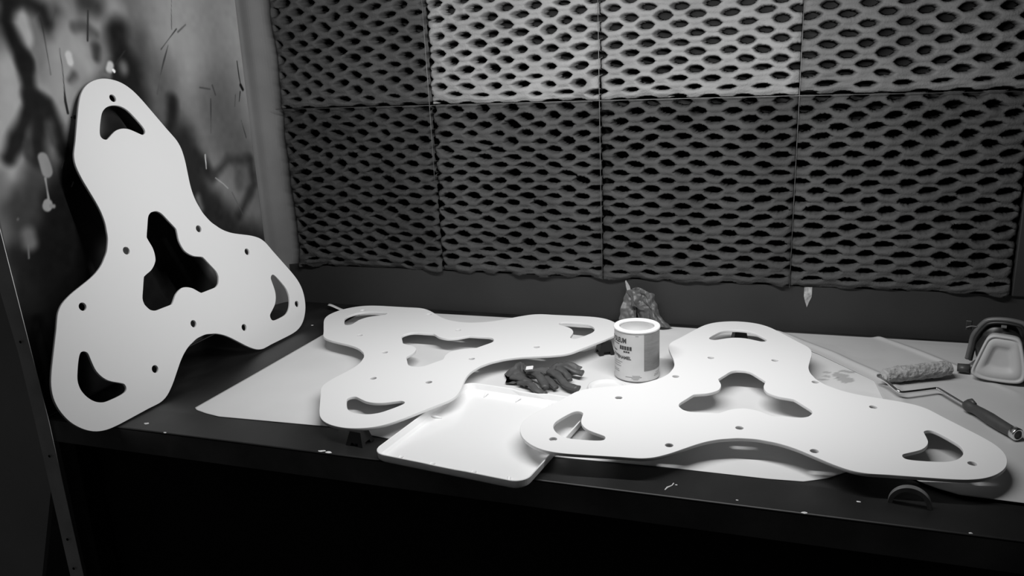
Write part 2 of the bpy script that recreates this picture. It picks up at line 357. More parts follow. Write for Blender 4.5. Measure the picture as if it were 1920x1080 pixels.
# ------------------------------------------------------------------ filter pads
PW = .506
def pad(ix, iz, albedo, label, seed):
    x0 = [.0, .510, 1.013, 1.525][ix]; x1 = [.506, 1.009, 1.521, 2.040][ix]; z0 = B+(.130, .634)[iz]; z1 = B+(.630, 1.140)[iz]
    nx, nz = 165, 240; r = np.random.default_rng(seed)
    X, Zz = np.meshgrid(np.linspace(x0, x1, nx), np.linspace(z0, z1, nz)); U = X-x0; Wv = Zz-z0
    W = x1-x0
    px_, pz_ = W/6.0, .0467
    ph = r.uniform(0, .5); Uw = U+.004*vnoise(U, Wv, seed+1, 5); Ww = Wv+(.006 if ix < 2 and iz == 0 else .0035)*vnoise(U, Wv, seed+2, 5)+.0010*vnoise(U, Wv, seed+7, 25)
    depth = np.zeros_like(X); fmin = np.full_like(X, 9.); lip = np.zeros_like(X)
    for row in range(-1, 24):
        zc = row*pz_/2
        for c in range(-1, 8):
            xc = (c+(.5 if row % 2 else 0)+ph)*px_; j = r.normal(0, 1, 5)
            jj = .55 if ix >= 2 else .9; a = .0278*(1+.08*jj*j[0]); b = .0131*(1+.13*jj*j[1])*(.55+.45*float(sstep(.0, .065, np.float64(zc)))); cx_ = xc+.0015*j[2]; cz_ = zc+.0010*j[3]
            dx = (Uw-cx_); dz = (Ww-cz_)-.055*j[4]*dx
            s = np.abs(dx)/a; tz = np.abs(dz/b)
            Fv = (tz**4+(s*.98+.42*tz)**4)**.25
            fmin = np.minimum(fmin, Fv); t1 = dz/b
            lip += np.exp(-((s/.9)**2))*(np.exp(-((t1+1.45)/.45)**2)*.0034-np.exp(-((t1-1.45)/.5)**2)*.0028)
    ragged = vnoise(U, Wv, seed+3, 180)*(.10 if iz == 0 else .04)
    fm = fmin+ragged
    hole = 1-sstep(.76, 1.02, fm)
    if ix == 0: hole = hole*sstep(.004, .016, U)
    edge = np.minimum(np.minimum(U, W-U), np.minimum(Wv+.0, (z1-z0)-Wv)); 
    roll = np.exp(-edge/.008)*.010
    bul = .006*vnoise(U, Wv, seed+4, 7)+.004*vnoise(U, Wv, seed+5, 19)+.0012*vnoise(U, Wv, seed+11, 60)
    if (ix, iz) == (1, 1): bul = bul+.022*np.exp(-((W-.012-U)/.030)**2-((Wv-.035)/.035)**2)
    if (ix, iz) == (1, 0): bul = bul+.014*np.exp(-((W-.012-U)/.022)**2-(((z1-z0)-.03-Wv)/.03)**2)+.012*np.exp(-((U-.03)/.03)**2-(((z1-z0)-.06-Wv)/.03)**2)
    bot = np.exp(-Wv/.03)*.010*vnoise(U, Wv, seed+6, 12) if True else 0
    yv = -.014-bul-bot-lip+roll+hole*.045
    yv = np.minimum(yv, .046)
    if iz == 0: Zz = Zz+np.exp(-Wv/.012)*(.005*vnoise(U, Wv*0, seed+8, 22)-.002)
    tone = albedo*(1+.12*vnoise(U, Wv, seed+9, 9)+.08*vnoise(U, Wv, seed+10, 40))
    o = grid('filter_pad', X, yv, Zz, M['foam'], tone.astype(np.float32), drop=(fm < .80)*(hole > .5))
    md = o.modifiers.new('thick', 'SOLIDIFY'); md.thickness = .002; md.offset = 1
    # normals toward the room
    return tag(o, label, 'filter', 'paint filter pads covering the back wall')
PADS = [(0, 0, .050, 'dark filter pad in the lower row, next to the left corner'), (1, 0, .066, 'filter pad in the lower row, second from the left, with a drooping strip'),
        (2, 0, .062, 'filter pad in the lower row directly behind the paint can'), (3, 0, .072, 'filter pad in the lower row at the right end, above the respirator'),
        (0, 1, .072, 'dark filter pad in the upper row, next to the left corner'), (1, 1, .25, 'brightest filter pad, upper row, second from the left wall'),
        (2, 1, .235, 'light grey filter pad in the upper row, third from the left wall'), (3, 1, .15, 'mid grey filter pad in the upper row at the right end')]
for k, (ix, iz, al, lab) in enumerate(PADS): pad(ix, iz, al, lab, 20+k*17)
def wire(pts, label, r=.0009):
    V, F = tube(pts, r, 8); o = mesh('retaining_wire', V, F, M['wire'], smooth=True); return tag(o, label, 'wire', 'wires holding the filter pads')
wire([(-.012, -.028, B+.6315), (.51, -.0285, B+.631), (1.01, -.028, B+.632), (1.53, -.0285, B+.631), (2.046, -.028, B+.627)], 'long thin horizontal wire across the seam between the two rows of filter pads')
wire([(.505, -.026, B+1.15), (.508, -.0262, B+.63), (.508, -.026, B+.41)], 'upright wire on the seam between the first and second filter pads from the left')
wire([(1.010, -.026, B+1.15), (1.011, -.0262, B+.63), (1.012, -.026, B+.13)], 'upright wire on the middle seam, straight above the paint can')
wire([(1.524, -.026, B+1.15), (1.523, -.0262, B+.63), (1.522, -.026, B+.13)], 'upright wire on the seam between the last two filter pads on the right')

# ------------------------------------------------------------------ workbench
bench = empty('workbench', (1.2, -.48, 0), label='long dark steel workbench running along the filter wall', cat='workbench')
BX0, BX1 = WX+.004, 2.74
Xb, Yb = np.meshgrid(np.linspace(BX0, BX1, 360), np.linspace(-.960, -.001, 160))
tb = .011+.010*vnoise(Xb+.6*Yb, Yb, 31, 5)+.006*vnoise(Xb*2, Yb, 32, 14)+.010*sstep(.15, .9, vnoise(Xb*3+1.5*Yb, Yb*.6, 33, 4))
tb = np.where(Yb < -.86, tb*.55, tb); tb = tb*(1-.45*sstep(.2, .9, Xb)*sstep(-.8, -.9, Yb)*0)
tb = np.clip(tb, .006, .2)
o = grid('bench_top', Xb-1.2, Yb+.48, np.full_like(Xb, B), M['bench'], tb.astype(np.float32), parent=bench)
md = o.modifiers.new('thick', 'SOLIDIFY'); md.thickness = .003; md.offset = -1
box('front_rail', BX0-1.2, BX1-1.2, -.4795, -.4745, B-.0575, B-.0032, M['rail'], bench, bev=.001)
box('back_rail', BX0-1.2, BX1-1.2, .4745, .4785, B-.0575, B-.0032, M['rail'], bench)
box('shelf_panel', BX0-1.2+.01, BX1-1.2-.01, -.40, .47, .10, .115, M['black'], bench)  # shelf and legs take the black of the shade below the bench
for lx in (BX0-1.2+.03, BX1-1.2-.03):
    for ly in (-.44, .44): box('leg', lx-.025, lx+.025, ly-.025, ly+.025, 0, B-.0035, M['black'], bench, bev=.003)
box('shade_panel', BX0-1.2+.01, BX1-1.2-.01, -.405, -.40, .0, B-.0032, M['black'], bench)  # board added under the bench, its black standing in for shade
def blob(x, y, r, z=B, h=.0012, k=0):
    n = 9; V = [(x, y, z+h)]; 
    for i in range(n):
        a = 2*math.pi*i/n; q = r*(.7+.5*random.random()); V.append((x+q*1.5*math.cos(a), y+q*math.sin(a), z+.0002))
    return V, [(0, 1+i, 1+(i+1) % n) for i in range(n)]
for (x, y, r) in [(.170, -.928, .005), (.246, -.957, .003), (.632, -.953, .004), (.651, -.954, .005), (.638, -.950, .003), (1.343, -.915, .0016), (1.451, -.942, .0016), (1.648, -.897, .0024), (1.56, -.956, .0035), (1.808, -.954, .0024), (.158, -.221, .003)]:
    V, F = blob(x-1.2, y+.48, r); mesh('paint_speck', V, F, M['speck'], bench)
V, F = tube([(1.326-1.2, -.940+.48, B+.001), (1.329-1.2, -.930+.48, B+.001), (1.336-1.2, -.921+.48, B+.001), (1.338-1.2, -.912+.48, B+.001)], [.001, .0016, .001, .0012], 6); mesh('paint_speck', V, F, M['speck'], bench)

# ------------------------------------------------------------------ masking paper
def interp(x, pts): p = np.array(pts); return np.interp(x, p[:, 0], p[:, 1])
def paper_sheet(name, label, xl, xr, yf, yb, z0, seed, stains=(), curl=0., alb=.69, nu=260, nv=170):
    u, v = np.meshgrid(np.linspace(0, 1, nu), np.linspace(0, 1, nv))
    xL = interp(v, xl); xR = interp(v, xr); X = xL+(xR-xL)*u; Y = interp(X, yf)+(interp(X, yb)-interp(X, yf))*v
    wr = np.abs(vnoise(X+.3*Y, Y-.4*X, seed, 6))*.0028+np.clip(vnoise(X, Y, seed+1, 14), 0, 1)*.0012
    Z = z0+wr*sstep(0, .05, np.minimum(np.minimum(u, 1-u)*1.3, np.minimum(v, 1-v)))
    Z -= (.0016 if curl else 0)*np.exp(-((X-xL)/.035)**2)
    Z += curl*.6*np.exp(-((X-xL-.27-.02*v)/.012)**2)*sstep(.5, .8, v)+curl*.7*np.exp(-((X-xL-.035)/.012)**2)*sstep(.3, .6, v)
    tone = alb*(1+.03*vnoise(X, Y, seed+3, 5))
    for (sx, sy_, rx, ry, al) in stains:
        d = np.hypot((X-sx)/rx, (Y-sy_)/ry)+.35*vnoise(X, Y, seed+5, 60); tone = np.where(d < 1, tone*al, tone)
    o = grid(name, X, Y, Z+B, M['paper'], tone.astype(np.float32)); md = o.modifiers.new('thick', 'SOLIDIFY'); md.thickness = .0004; md.offset = -1
    return tag(o, label, 'paper', 'masking paper on the bench')
ST = [(1.655, -.345, .022, .016, .62), (1.645, -.315, .014, .016, .62), (1.660, -.290, .018, .010, .62), (1.615, -.302, .008, .006, .66), (1.612, -.328, .008, .006, .66), (1.61, -.35, .012, .005, .62), (.302, -.536, .003, .003, .15)]
paper_sheet('masking_paper', 'large white masking paper sheet under the middle plate, tray and paint can', [(0, .222), (.2, .228), (1, .250)],
    [(0, 1.665), (.08, 1.70), (.25, 1.80), (.8, 1.74), (1, 1.60)], [(.22, -.828), (.235, -.840), (.27, -.851), (.311, -.859), (.616, -.846), (.68, -.862), (.76, -.872), (.9, -.87), (1.09, -.866), (1.307, -.856), (1.5, -.855), (1.56, -.850), (1.60, -.828), (1.64, -.79), (1.70, -.74), (1.82, -.6)],
    [(.2, -.045), (1.2, -.030), (1.8, -.038)], .0012, 41, ST)
paper_sheet('masking_paper', 'white masking paper at the right end of the bench under the roller and respirator', [(0, 1.742), (.12, 1.715), (.35, 1.735), (.60, 1.715), (.8, 1.60), (1, 1.46)],
    [(0, 2.5), (1, 2.5)], [(1.40, -.8), (1.742, -.797), (1.76, -.815), (1.78, -.829), (1.81, -.843), (1.9, -.846), (2.5, -.85)], [(1.4, -.034), (2.5, -.03)], .0060, 61, (), .007, .50)
# little curled strip at the back left
Xs, Vs = np.meshgrid(np.linspace(0, 1, 16), np.linspace(0, 1, 5))
o = grid('paper_strip', .118+.13*Xs+.012*Vs, -.052-.03*Xs-.028*Vs, B+.002+.014*np.exp(-(Xs/.35)**2)+.003*Vs, M['tag'])
md = o.modifiers.new('t', 'SOLIDIFY'); md.thickness = .0005; tag(o, 'small curled strip of white paper sticking out behind the middle plate', 'paper strip')

# ------------------------------------------------------------------ trefoil plates
NODES = np.array([0.4869, 0.4851, 0.4804, 0.4718, 0.4579, 0.4393, 0.4198, 0.4022, 0.3867, 0.373, 0.3618, 0.3504, 0.3332, 0.3059, 0.2749, 0.2495, 0.2318, 0.2197, 0.2108, 0.2045, 0.2, 0.1959, 0.193, 0.1918, 0.1915])
def outline(n=432):
    th = np.radians(np.arange(n)*360/n); a = np.degrees(th) % 120; a = np.where(a > 60, 120-a, a)
    full = np.concatenate([NODES[2:0:-1], NODES, NODES[-2:-4:-1]]); s = a/2.5+2; i = np.clip(s.astype(int), 1, len(full)-3); t = s-i
    p0, p1, p2, p3 = full[i-1], full[i], full[i+1], full[i+2]
    r = .5*(2*p1+(p2-p0)*t+(2*p0-5*p1+4*p2-p3)*t*t+(3*p1-p0-3*p2+p3)*t**3)
    return [(float(q*math.sin(b)), float(q*math.cos(b))) for q, b in zip(r, th)]
def pol(pts): return [Vector((r*math.sin(math.radians(a)), r*math.cos(math.radians(a)), 0)) for r, a in pts]
half = [(.4195, 0), (.4175, 2.4), (.412, 4.3), (.403, 6.0), (.387, 8.0), (.373, 9.7), (.362, 10.9), (.354, 11.3), (.347, 10.7), (.3435, 9.4), (.346, 7.9), (.353, 5.2), (.3585, 2.8), (.3605, 0)]
CRES = catmull(pol(half+[(r, -a) for r, a in half[-2:0:-1]]), 3, True)
hc = [(.1455, 2.2), (.1440, 5.0), (.1375, 9.5), (.120, 17.0), (.1035, 28.0), (.0985, 30.2), (.090, 32.2), (.075, 36.5), (.064, 45), (.0585, 56)]
CUT = []
for k in range(3): CUT += [(r, a+120*k) for r, a in [(q, -b) for q, b in hc[::-1]]+hc]
CUT = catmull(pol(CUT), 3, True)
def circ(x, y, r, n=24): return [(x+r*math.cos(2*math.pi*i/n), y+r*math.sin(2*math.pi*i/n)) for i in range(n)]
def rotmat(wv):
    wv = Vector(wv); return Matrix.Rotation(wv.length, 4, wv.normalized())
TH = .0066
def plate(pose, holes, label, scale=1., shift=(0, 0, 0), hr=.0077):
    loops = [outline(), [(p.x, p.y) for p in CUT]]
    for k in range(3):
        R = Matrix.Rotation(-k*2*math.pi/3, 3, 'Z'); loops.append([((R@p).x, (R@p).y) for p in CRES])
    for (x, y) in holes: loops.append(circ(x, y, hr))
    o = shape2d(loops, TH, .0006, M['plate'], 'trefoil_plate')
    t = Vector(pose[3:]); C0 = Vector((CAM.x, CAM.y, CAM.z-B)); t = C0+(t-C0)*scale+Vector(shift)
    o.matrix_world = Matrix.Translation(t+Vector((0, 0, B)))@rotmat(pose[:3])@Matrix.Scale(scale, 4)
    return tag(o, label, 'plate', 'white trefoil plates')
POSE1 = [1.0271, 0.9641, 1.2825, 0.0348, -0.6151, 0.2797]; POSE2 = [0.0151, 0.0007, -1.044, 0.6655, -0.4225, 0.0421]; POSE3 = [0.0149, 0.0001, 0.0968, 1.4393, -0.5988, 0.048]
plate(POSE1, [(0.1235, 0.0734), (-0.1221, 0.0712), (-0.0098, -0.1538), (0.2668, -0.026), (0.1526, -0.2185), (-0.2894, -0.0206), (-0.1707, -0.2175), (0.0081, 0.4372), (0.391, -0.2225)],
      'large white three-lobed plate leaning upright against the graffiti wall', .9865, hr=.0094)
P2 = plate(POSE2, [(-0.0006, -0.1384), (-0.1077, 0.067), (0.1206, 0.0687), (0.1678, -0.1746), (0.2353, -0.0501), (-0.1604, -0.1978), (-0.2765, 0.0051), (0.095, 0.2402), (-.39, -.183)],
      'white three-lobed plate lying flat on the left, between leaning plate and paint can')
P3 = plate(POSE3, [(-0.1426, 0.0941), (0.1543, 0.0966), (-0.0126, -0.1484), (-0.257, -0.0364), (-0.1423, -0.2381), (-0.0655, 0.217), (0.0789, 0.2154), (0.2508, -0.0201), (0.1157, -0.2258), (-0.3617, -0.2426), (0.3727, -0.2363)],
      'white three-lobed plate lying flat in front of the roller, right of the paint can')
def under(P, x, y):
    """height of the underside of plate P above the bench at x, y"""
    n = P.matrix_world.to_3x3()@Vector((0, 0, 1)); n.normalize(); t = P.matrix_world.translation-n*TH
    return t.z-B-((x-t.x)*n.x+(y-t.y)*n.y)/n.z
def stand(x, y, h, rz, label, z0=0.0):
    V = []; F = []
    def frus(cx0, cy0, w0, cx1, cy1, w1, z0_, z1_):
        o = len(V)
        for (cx_, cyy, ww, zz) in ((cx0, cy0, w0, z0_), (cx1, cy1, w1, z1_)):
            V.extend([(cx_-ww, cyy-ww, zz), (cx_+ww, cyy-ww, zz), (cx_+ww, cyy+ww, zz), (cx_-ww, cyy+ww, zz)])
        F.extend([tuple(o+i for i in q) for q in ((3, 2, 1, 0), (4, 5, 6, 7), (0, 1, 5, 4), (1, 2, 6, 5), (2, 3, 7, 6), (3, 0, 4, 7))])
    frus(0, 0, .0190, 0, 0, .0130, h*.22, h)
    for sx in (-1, 1):
        for sy_ in (-1, 1): frus(sx*.0150, sy_*.0150, .0058, sx*.0135, sy_*.0135, .0054, 0, h*.23)
    o = mesh('pyramid_stand', V, F, M['stand']); o.location = (x, y, B+z0); o.rotation_euler = (0, 0, rz)
    return tag(o, label, 'stand', 'black stands under the plates')
zp = .006
for (P, x, y, rz, z0, lab) in [(P2, .692, -.898, -.1, .0, 'black pyramid stand under the front tip of the left flat plate, at the bench edge'),
        (P2, 1.075, -.285, .5, zp, 'black pyramid stand under the plate tip just left of the paint can'), (P2, .440, -.190, .3, zp, 'black pyramid stand under the back left lobe of the left flat plate'),
        (P3, 1.404, -.142, 0.25, zp, 'black pyramid stand seen through the back curved slot of the right flat plate'), (P3, 1.216, -.735, .2, zp, 'black pyramid stand under the left lobe of the right flat plate'),
        (P3, 1.655, -.720, .4, zp, 'black pyramid stand under the right lobe of the right flat plate')]:
    stand(x, y, under(P, x, y)-z0, rz, lab, z0)

# ------------------------------------------------------------------ paint tray
def rrect(w_, h_, r, n=8):
    out = []
    for cx_, cy_, a0 in ((w_/2-r, h_/2-r, 0), (-w_/2+r, h_/2-r, 90), (-w_/2+r, -h_/2+r, 180), (w_/2-r, -h_/2+r, 270)):
        for i in range(n+1): a = math.radians(a0+90*i/n); out.append((cx_+r*math.cos(a), cy_+r*math.sin(a)))
    return out
tray = empty('paint_tray', (.949, -.806, B+.0062), math.radians(-7.2), 'white plastic paint tray jutting over the front edge between the two flat plates', 'paint tray')
rings = [(.300, .353, .020, .0008), (.308, .361, .022, .0014), (.318, .371, .025, .0060), (.3245, .3775, .027, .0155), (.3262, .3792, .028, .0178), (.3292, .3822, .029, .0184), (.3312, .3842, .030, .0174), (.3305, .3835, .030, .0150), (.3275, .3805, .028, .0035), (.3200, .373, .025, 0), (.300, .353, .020, 0)]
V = []; F = []; per = []
for (a, b, r, z) in rings:
    lp = rrect(a, b, r); 
    # resample sides for a dip in the rim at the middle of the front edge
    q = []
    for i in range(len(lp)):
        p0 = lp[i]; p1 = lp[(i+1) % len(lp)]; L = math.hypot(p1[0]-p0[0], p1[1]-p0[1]); k = 12 if L > .05 else 1
        q += [(p0[0]+(p1[0]-p0[0])*j/k, p0[1]+(p1[1]-p0[1])*j/k) for j in range(k)]
    per.append(len(q))
    for (x, y) in q:
        dz = 0; dy = 0
        if z > .01 and abs(y) > b/2-.004 and abs(x) < .045: dz = -.0022; dy = .0025*(1 if y < 0 else -1)
        V.append((x, y+dy, z+dz))
n = per[0]
for i in range(len(rings)-1):
    for k in range(n): F.append((i*n+k, i*n+(k+1) % n, (i+1)*n+(k+1) % n, (i+1)*n+k))
F.append(tuple(range(n))); F.append(tuple((len(rings)-1)*n+k for k in range(n))[::-1])
mesh('tray_body', V, F, M['tray'], tray)
for (x, y, a) in [(-.115, -.168, 0), (-.045, -.170, .3), (.045, -.170, .3), (.125, -.165, -.5), (-.10, .170, 0), (-.02, .171, .3), (.06, .171, .3), (-.148, .02, 1.2)]:
    V, F = tube([(x, y-.012, .0012), (x+.008*math.sin(a), y, .0065), (x+.014*math.sin(a), y+.012, .0012)] if abs(y) > .1 else [(x-.012, y, .004), (x, y+.004, .003), (x+.014, y+.006, .0012)], [.0012, .0034, .0012], 8)
    mesh('tray_rib', V, F, M['tray'], tray, True)

# ------------------------------------------------------------------ paint can
CX, CY = 1.182, -.415
ang0 = math.atan2(CAM.y-CY, CAM.x-CX)
can = empty('paint_can', (CX, CY, B+.0060), ang0, 'open quart paint can with pale printed label behind the right flat plate', 'paint can')
def cyl(name, prof, m, parent, smooth=True, close=True, n=64):
    V, F = lathe(prof, n, close=close); return mesh(name, V, F, m, parent, smooth)
cyl('can_body', [(.0535, .0), (.0545, .001), (.0545, .003), (.0532, .0042), (.0532, .1185), (.0532, .119)], M['can'], can)
cyl('can_rim', [(.0532, .1188), (.0546, .1192), (.0550, .1215), (.0546, .1238), (.0525, .1245), (.0505, .1240), (.0490, .1228), (.0470, .1232), (.0440, .1243), (.0418, .1240), (.0412, .1225), (.0412, .1195)], M['canrim'], can, close=False)
cyl('can_interior', [(.0412, .1195), (.0412, .1193), (.0490, .1180), (.0528, .1150), (.0528, .0985), (.0400, .0980), (.0001, .0978)], M['canin'], can, close=False)
def wrap(points, r): return [(r*math.cos(t), r*math.sin(t), z) for t, z in points]
def patch(name, t0, t1, z0, z1, m, r=.0535, n=None):
    n = n or max(2, int(abs(t1-t0)*16)); V = []; F = []
    for i in range(n+1):
        t = math.radians(t0+(t1-t0)*i/n) if False else t0+(t1-t0)*i/n
        V += [(r*math.cos(t), r*math.sin(t), z0), (r*math.cos(t), r*math.sin(t), z1)]
    F = [(2*i, 2*i+2, 2*i+3, 2*i+1) for i in range(n)]
    return mesh(name, V, F, m, can, True)
D = math.radians
patch('label_panel', D(18), D(84), .026, .117, M['panel'])
def text(body, t_end, z, size, m, squeeze=1., bold=0.):
    cu = bpy.data.curves.new('t', 'FONT'); cu.body = body; cu.size = size; cu.align_x = 'RIGHT'; cu.offset = bold; cu.resolution_u = 4
    o = bpy.data.objects.new('t', cu); COL.objects.link(o); me = evaluated(o); bpy.data.objects.remove(o)
    bm = bmesh.new(); bm.from_mesh(me); bmesh.ops.subdivide_edges(bm, edges=[e for e in bm.edges if e.calc_length() > .003], cuts=2); 
    r = .0537
    for v in bm.verts:
        t = t_end+v.co.x*squeeze/r; v.co = Vector((r*math.cos(t), r*math.sin(t), z+v.co.y))
    bm.to_mesh(me); bm.free(); me.materials.clear(); return link('label_lettering', me, m, can)
text('RUST-OLEUM', D(-27), .094, .0165, M['ink'], .78, .0006)
text('ENAMEL', D(-15), .0545, .0105, M['ink'], .95, .0003)
text('PROTECTIVE', D(-54), .0575, .0085, M['ink'], .9, .0002)
for k in range(5):
    patch('label_lettering', D(-48+7.2*k), D(-42+7.2*k), .077, .0865, M['ink'])
for k in range(3): patch('label_lettering', D(-36+6*k), D(-31+6*k), .0705, .0745, M['ink'])
patch('label_lettering', D(-88), D(-50), .088, .0895, M['ink']); patch('label_lettering', D(-85), D(-60), .070, .0725, M['ink'])
for k, (a, b, z) in enumerate([(-70, -40, .045), (-72, -46, .040), (-74, -44, .034), (-76, -52, .024), (-75, -50, .020), (-12, 8, .014), (-18, 12, .0105), (-14, 6, .0075), (-10, 3, .0045), (-4, 4, .1125), (55, 72, .0175), (50, 74, .013), (48, 70, .0095), (-30, -18, .0105)]):
    patch('fine_print', D(a), D(b), z, z+.0011, M['inkgrey'])
for k in range(9): patch('fine_print', D(21), D(40+(k*37 % 20)), .106-k*.0085, .1068-k*.0085, M['inkgrey'], r=.0537)
# lid
lid = empty('can_lid', (1.131, -.520, B+.0058), 0, 'round white can lid lying on the paper, half under the right flat plate', 'lid')
cyl('lid_disc', [(.0001, .0012), (.034, .0012), (.0365, .0022), (.0385, .0062), (.0415, .0068), (.0440, .0060), (.0455, .0030), (.0455, .0), (.0001, .0)], M['lid'], lid, close=False)

# ------------------------------------------------------------------ crumpled gloves
def fold_sheet(A, Bc, nu, nv, thick, seed, amp, f, bulge=0.):
    """thin creased sheet lofted between two poly-lines A and Bc, closed with a thickness"""
    Pa = catmull(A, 8); Pb = catmull(Bc, 8); n1 = len(Pa)-1; n2 = len(Pb)-1; G = []
    off = Vector((seed*3.7, seed*1.9, seed*.7))
    def at(P, n, u): q = u*n; k = min(int(q), n-1); return P[k].lerp(P[k+1], q-k)
    for j in range(nv+1):
        v = j/nv; row = []
        for i in range(nu+1):
            u = i/nu; p = at(Pa, n1, u).lerp(at(Pb, n2, u), v)
            row.append(p)
        G.append(row)
    V = []; 
    for j in range(nv+1):
        for i in range(nu+1):
            p = G[j][i]; a = G[j][min(i+1, nu)]-G[j][max(i-1, 0)]; c = G[min(j+1, nv)][i]-G[max(j-1, 0)][i]
            nn = a.cross(c); nn = nn.normalized() if nn.length > 1e-9 else Vector((0, 0, 1))
            r1 = abs(mnoise.noise(p*f+off)); r2 = abs(mnoise.noise(Vector((p.x*f*2, p.y*f*1.2, p.z*f*2.4))+off*2)); r3 = mnoise.noise(p*f*4.5+off)
            V.append((p+nn*(amp*(1-2.6*r1)+amp*.55*(1-2.6*r2)+amp*.16*r3+bulge*math.sin(math.pi*j/nv)), nn))
    top = [q+nn*thick*.5 for q, nn in V]; bot = [q-nn*thick*.5 for q, nn in V]; N = len(top); F = []; w = nu+1
    for j in range(nv):
        for i in range(nu):
            q = (j*w+i, j*w+i+1, (j+1)*w+i+1, (j+1)*w+i); F.append(q); F.append(tuple(N+k for k in q[::-1]))
    ring = [i for i in range(w)]+[j*w+nu for j in range(1, nv+1)]+[nv*w+i for i in range(nu-1, -1, -1)]+[j*w for j in range(nv-1, 0, -1)]
    for k in range(len(ring)): a, c = ring[k], ring[(k+1) % len(ring)]; F.append((a, N+a, N+c, c))
    return top+bot, F
def glove(shells, label, seed, z0=.0062):
    parts = []
    for kind, *a in shells:
        if kind == 's':
            A, Bc, bl = a; A = [(x, y, z) for x, y, z in A]; Bc = [(x, y, z) for x, y, z in Bc]
            parts.append(fold_sheet(A, Bc, 34, 26,   .0016, seed+len(parts), .0022, 42, bl))
        else:
            pts, r, fl = a; c = catmull(pts, 6); k = len(c)
            V, F = tube(c, [r*(.97+.10*math.sin(i*.45+seed)) for i in range(k)], 14, flat=fl, cap=True)
            off = Vector((seed*2.3, 1.1, seed)); V = [v+Vector((mnoise.noise(v*70+off), mnoise.noise(v*70+off*2), mnoise.noise(v*70+off*3)))*.0022 for v in V]
            parts.append((V, F))
    V, F = join(parts); V = [(v[0], v[1], B+z0+max(v[2], 0.0008)) for v in V]
    o = mesh('crumpled_glove', V, F, M['glove'], None, True)
    return tag(o, label, 'glove', 'crumpled gloves behind the paint tray')
glove([('s', [(.868, -.492, .002), (.885, -.470, .018), (.905, -.468, .030), (.918, -.462, .018)], [(.890, -.545, .001), (.915, -.545, .006), (.935, -.540, .010), (.952, -.525, .006)], .010),
       ('s', [(.905, -.467, .028), (.925, -.468, .012), (.955, -.455, .012), (.985, -.450, .008)], [(.925, -.500, .016), (.945, -.505, .020), (.970, -.500, .020), (.990, -.495, .012)], .006),
       ('t', [(.935, -.500, .014), (.962, -.520, .020), (.985, -.545, .013), (.998, -.572, .010)], .0105, .65),
       ('t', [(.925, -.545, .006), (.955, -.560, .011), (.985, -.590, .008), (1.006, -.600, .006)], .0090, .6),
       ('t', [(.900, -.520, .008), (.930, -.535, .012), (.950, -.550, .006)], .012, .6)],
      'dark grey crumpled glove with a raised peak, left half of the pile behind the tray', 3)
glove([('s', [(.968, -.440, .008), (.992, -.428, .018), (1.020, -.425, .020), (1.050, -.425, .012)], [(.985, -.505, .012), (1.000, -.495, .018), (1.020, -.485, .018), (1.035, -.470, .010)], .008),
       ('t', [(.995, -.450, .018), (1.020, -.462, .020), (1.045, -.470, .014), (1.062, -.472, .013)], .0105, .6),
       ('t', [(.985, -.490, .018), (1.010, -.510, .018), (1.040, -.545, .011), (1.072, -.560, .010)], .0110, .6),
       ('t', [(1.000, -.475, .022), (1.025, -.490, .016), (1.040, -.510, .008)], .009, .6),
       ('t', [(.985, -.520, .014), (1.005, -.545, .012), (1.020, -.560, .006)], .009, .6)],
      'dark grey crumpled glove with stubby fingers pointing at the can, right half of pile', 6)
o = box('paper_tag', -.0095, .0095, -.0015, .0015, -.005, .005, M['tag'], bev=.0006); o.location = (.944, -.520, B+.041); o.rotation_euler = (D(-50), D(-14), D(-10)); tag(o, 'tiny white folded tag lying on the crumpled gloves', 'tag')

# crumpled bag behind the can
sh = [([(1.060, -.050, .0), (1.068, -.045, .040), (1.076, -.040, .075), (1.086, -.036, .098)], [(1.118, -.075, .002), (1.115, -.060, .030), (1.112, -.050, .060), (1.108, -.040, .088)], .006),
      ([(1.098, -.030, .100), (1.112, -.034, .106), (1.126, -.036, .104), (1.138, -.036, .098)], [(1.125, -.050, .002), (1.140, -.055, .006), (1.155, -.052, .004), (1.165, -.048, .002)], -.006),
      ([(1.116, -.046, .098), (1.132, -.050, .104), (1.150, -.046, .098), (1.164, -.034, .090)], [(1.160, -.070, .008), (1.182, -.082, .010), (1.206, -.070, .004), (1.216, -.050, .0)], .014),
      ([(1.082, -.036, .094), (1.096, -.044, .102), (1.110, -.044, .100), (1.124, -.040, .098)], [(1.100, -.058, .055), (1.115, -.068, .060), (1.128, -.062, .050), (1.140, -.056, .045)], .006)]
parts = [fold_sheet(A, Bc, 36, 40, .0012, 11+k*3, .0042, 30, bl) for k, (A, Bc, bl) in enumerate(sh)]
V, F = join(parts); V = [(v[0], min(v[1], -.004), B+.0075+max(v[2], 0.0006)) for v in V]
o = mesh('crumpled_bag', V, F, M['rag'], None, True); tag(o, 'peaked crumpled grey plastic bag against the back board behind the paint can', 'bag')
V, F = fold_sheet([(1.086, -.034, B+.100), (1.081, -.032, B+.116), (1.079, -.030, B+.130)], [(1.096, -.034, B+.100), (1.093, -.034, B+.114), (1.081, -.032, B+.131)], 14, 8, .001, 5, .0012, 60)
mesh('bag_corner', V, F, M['bagtip'], o, True)

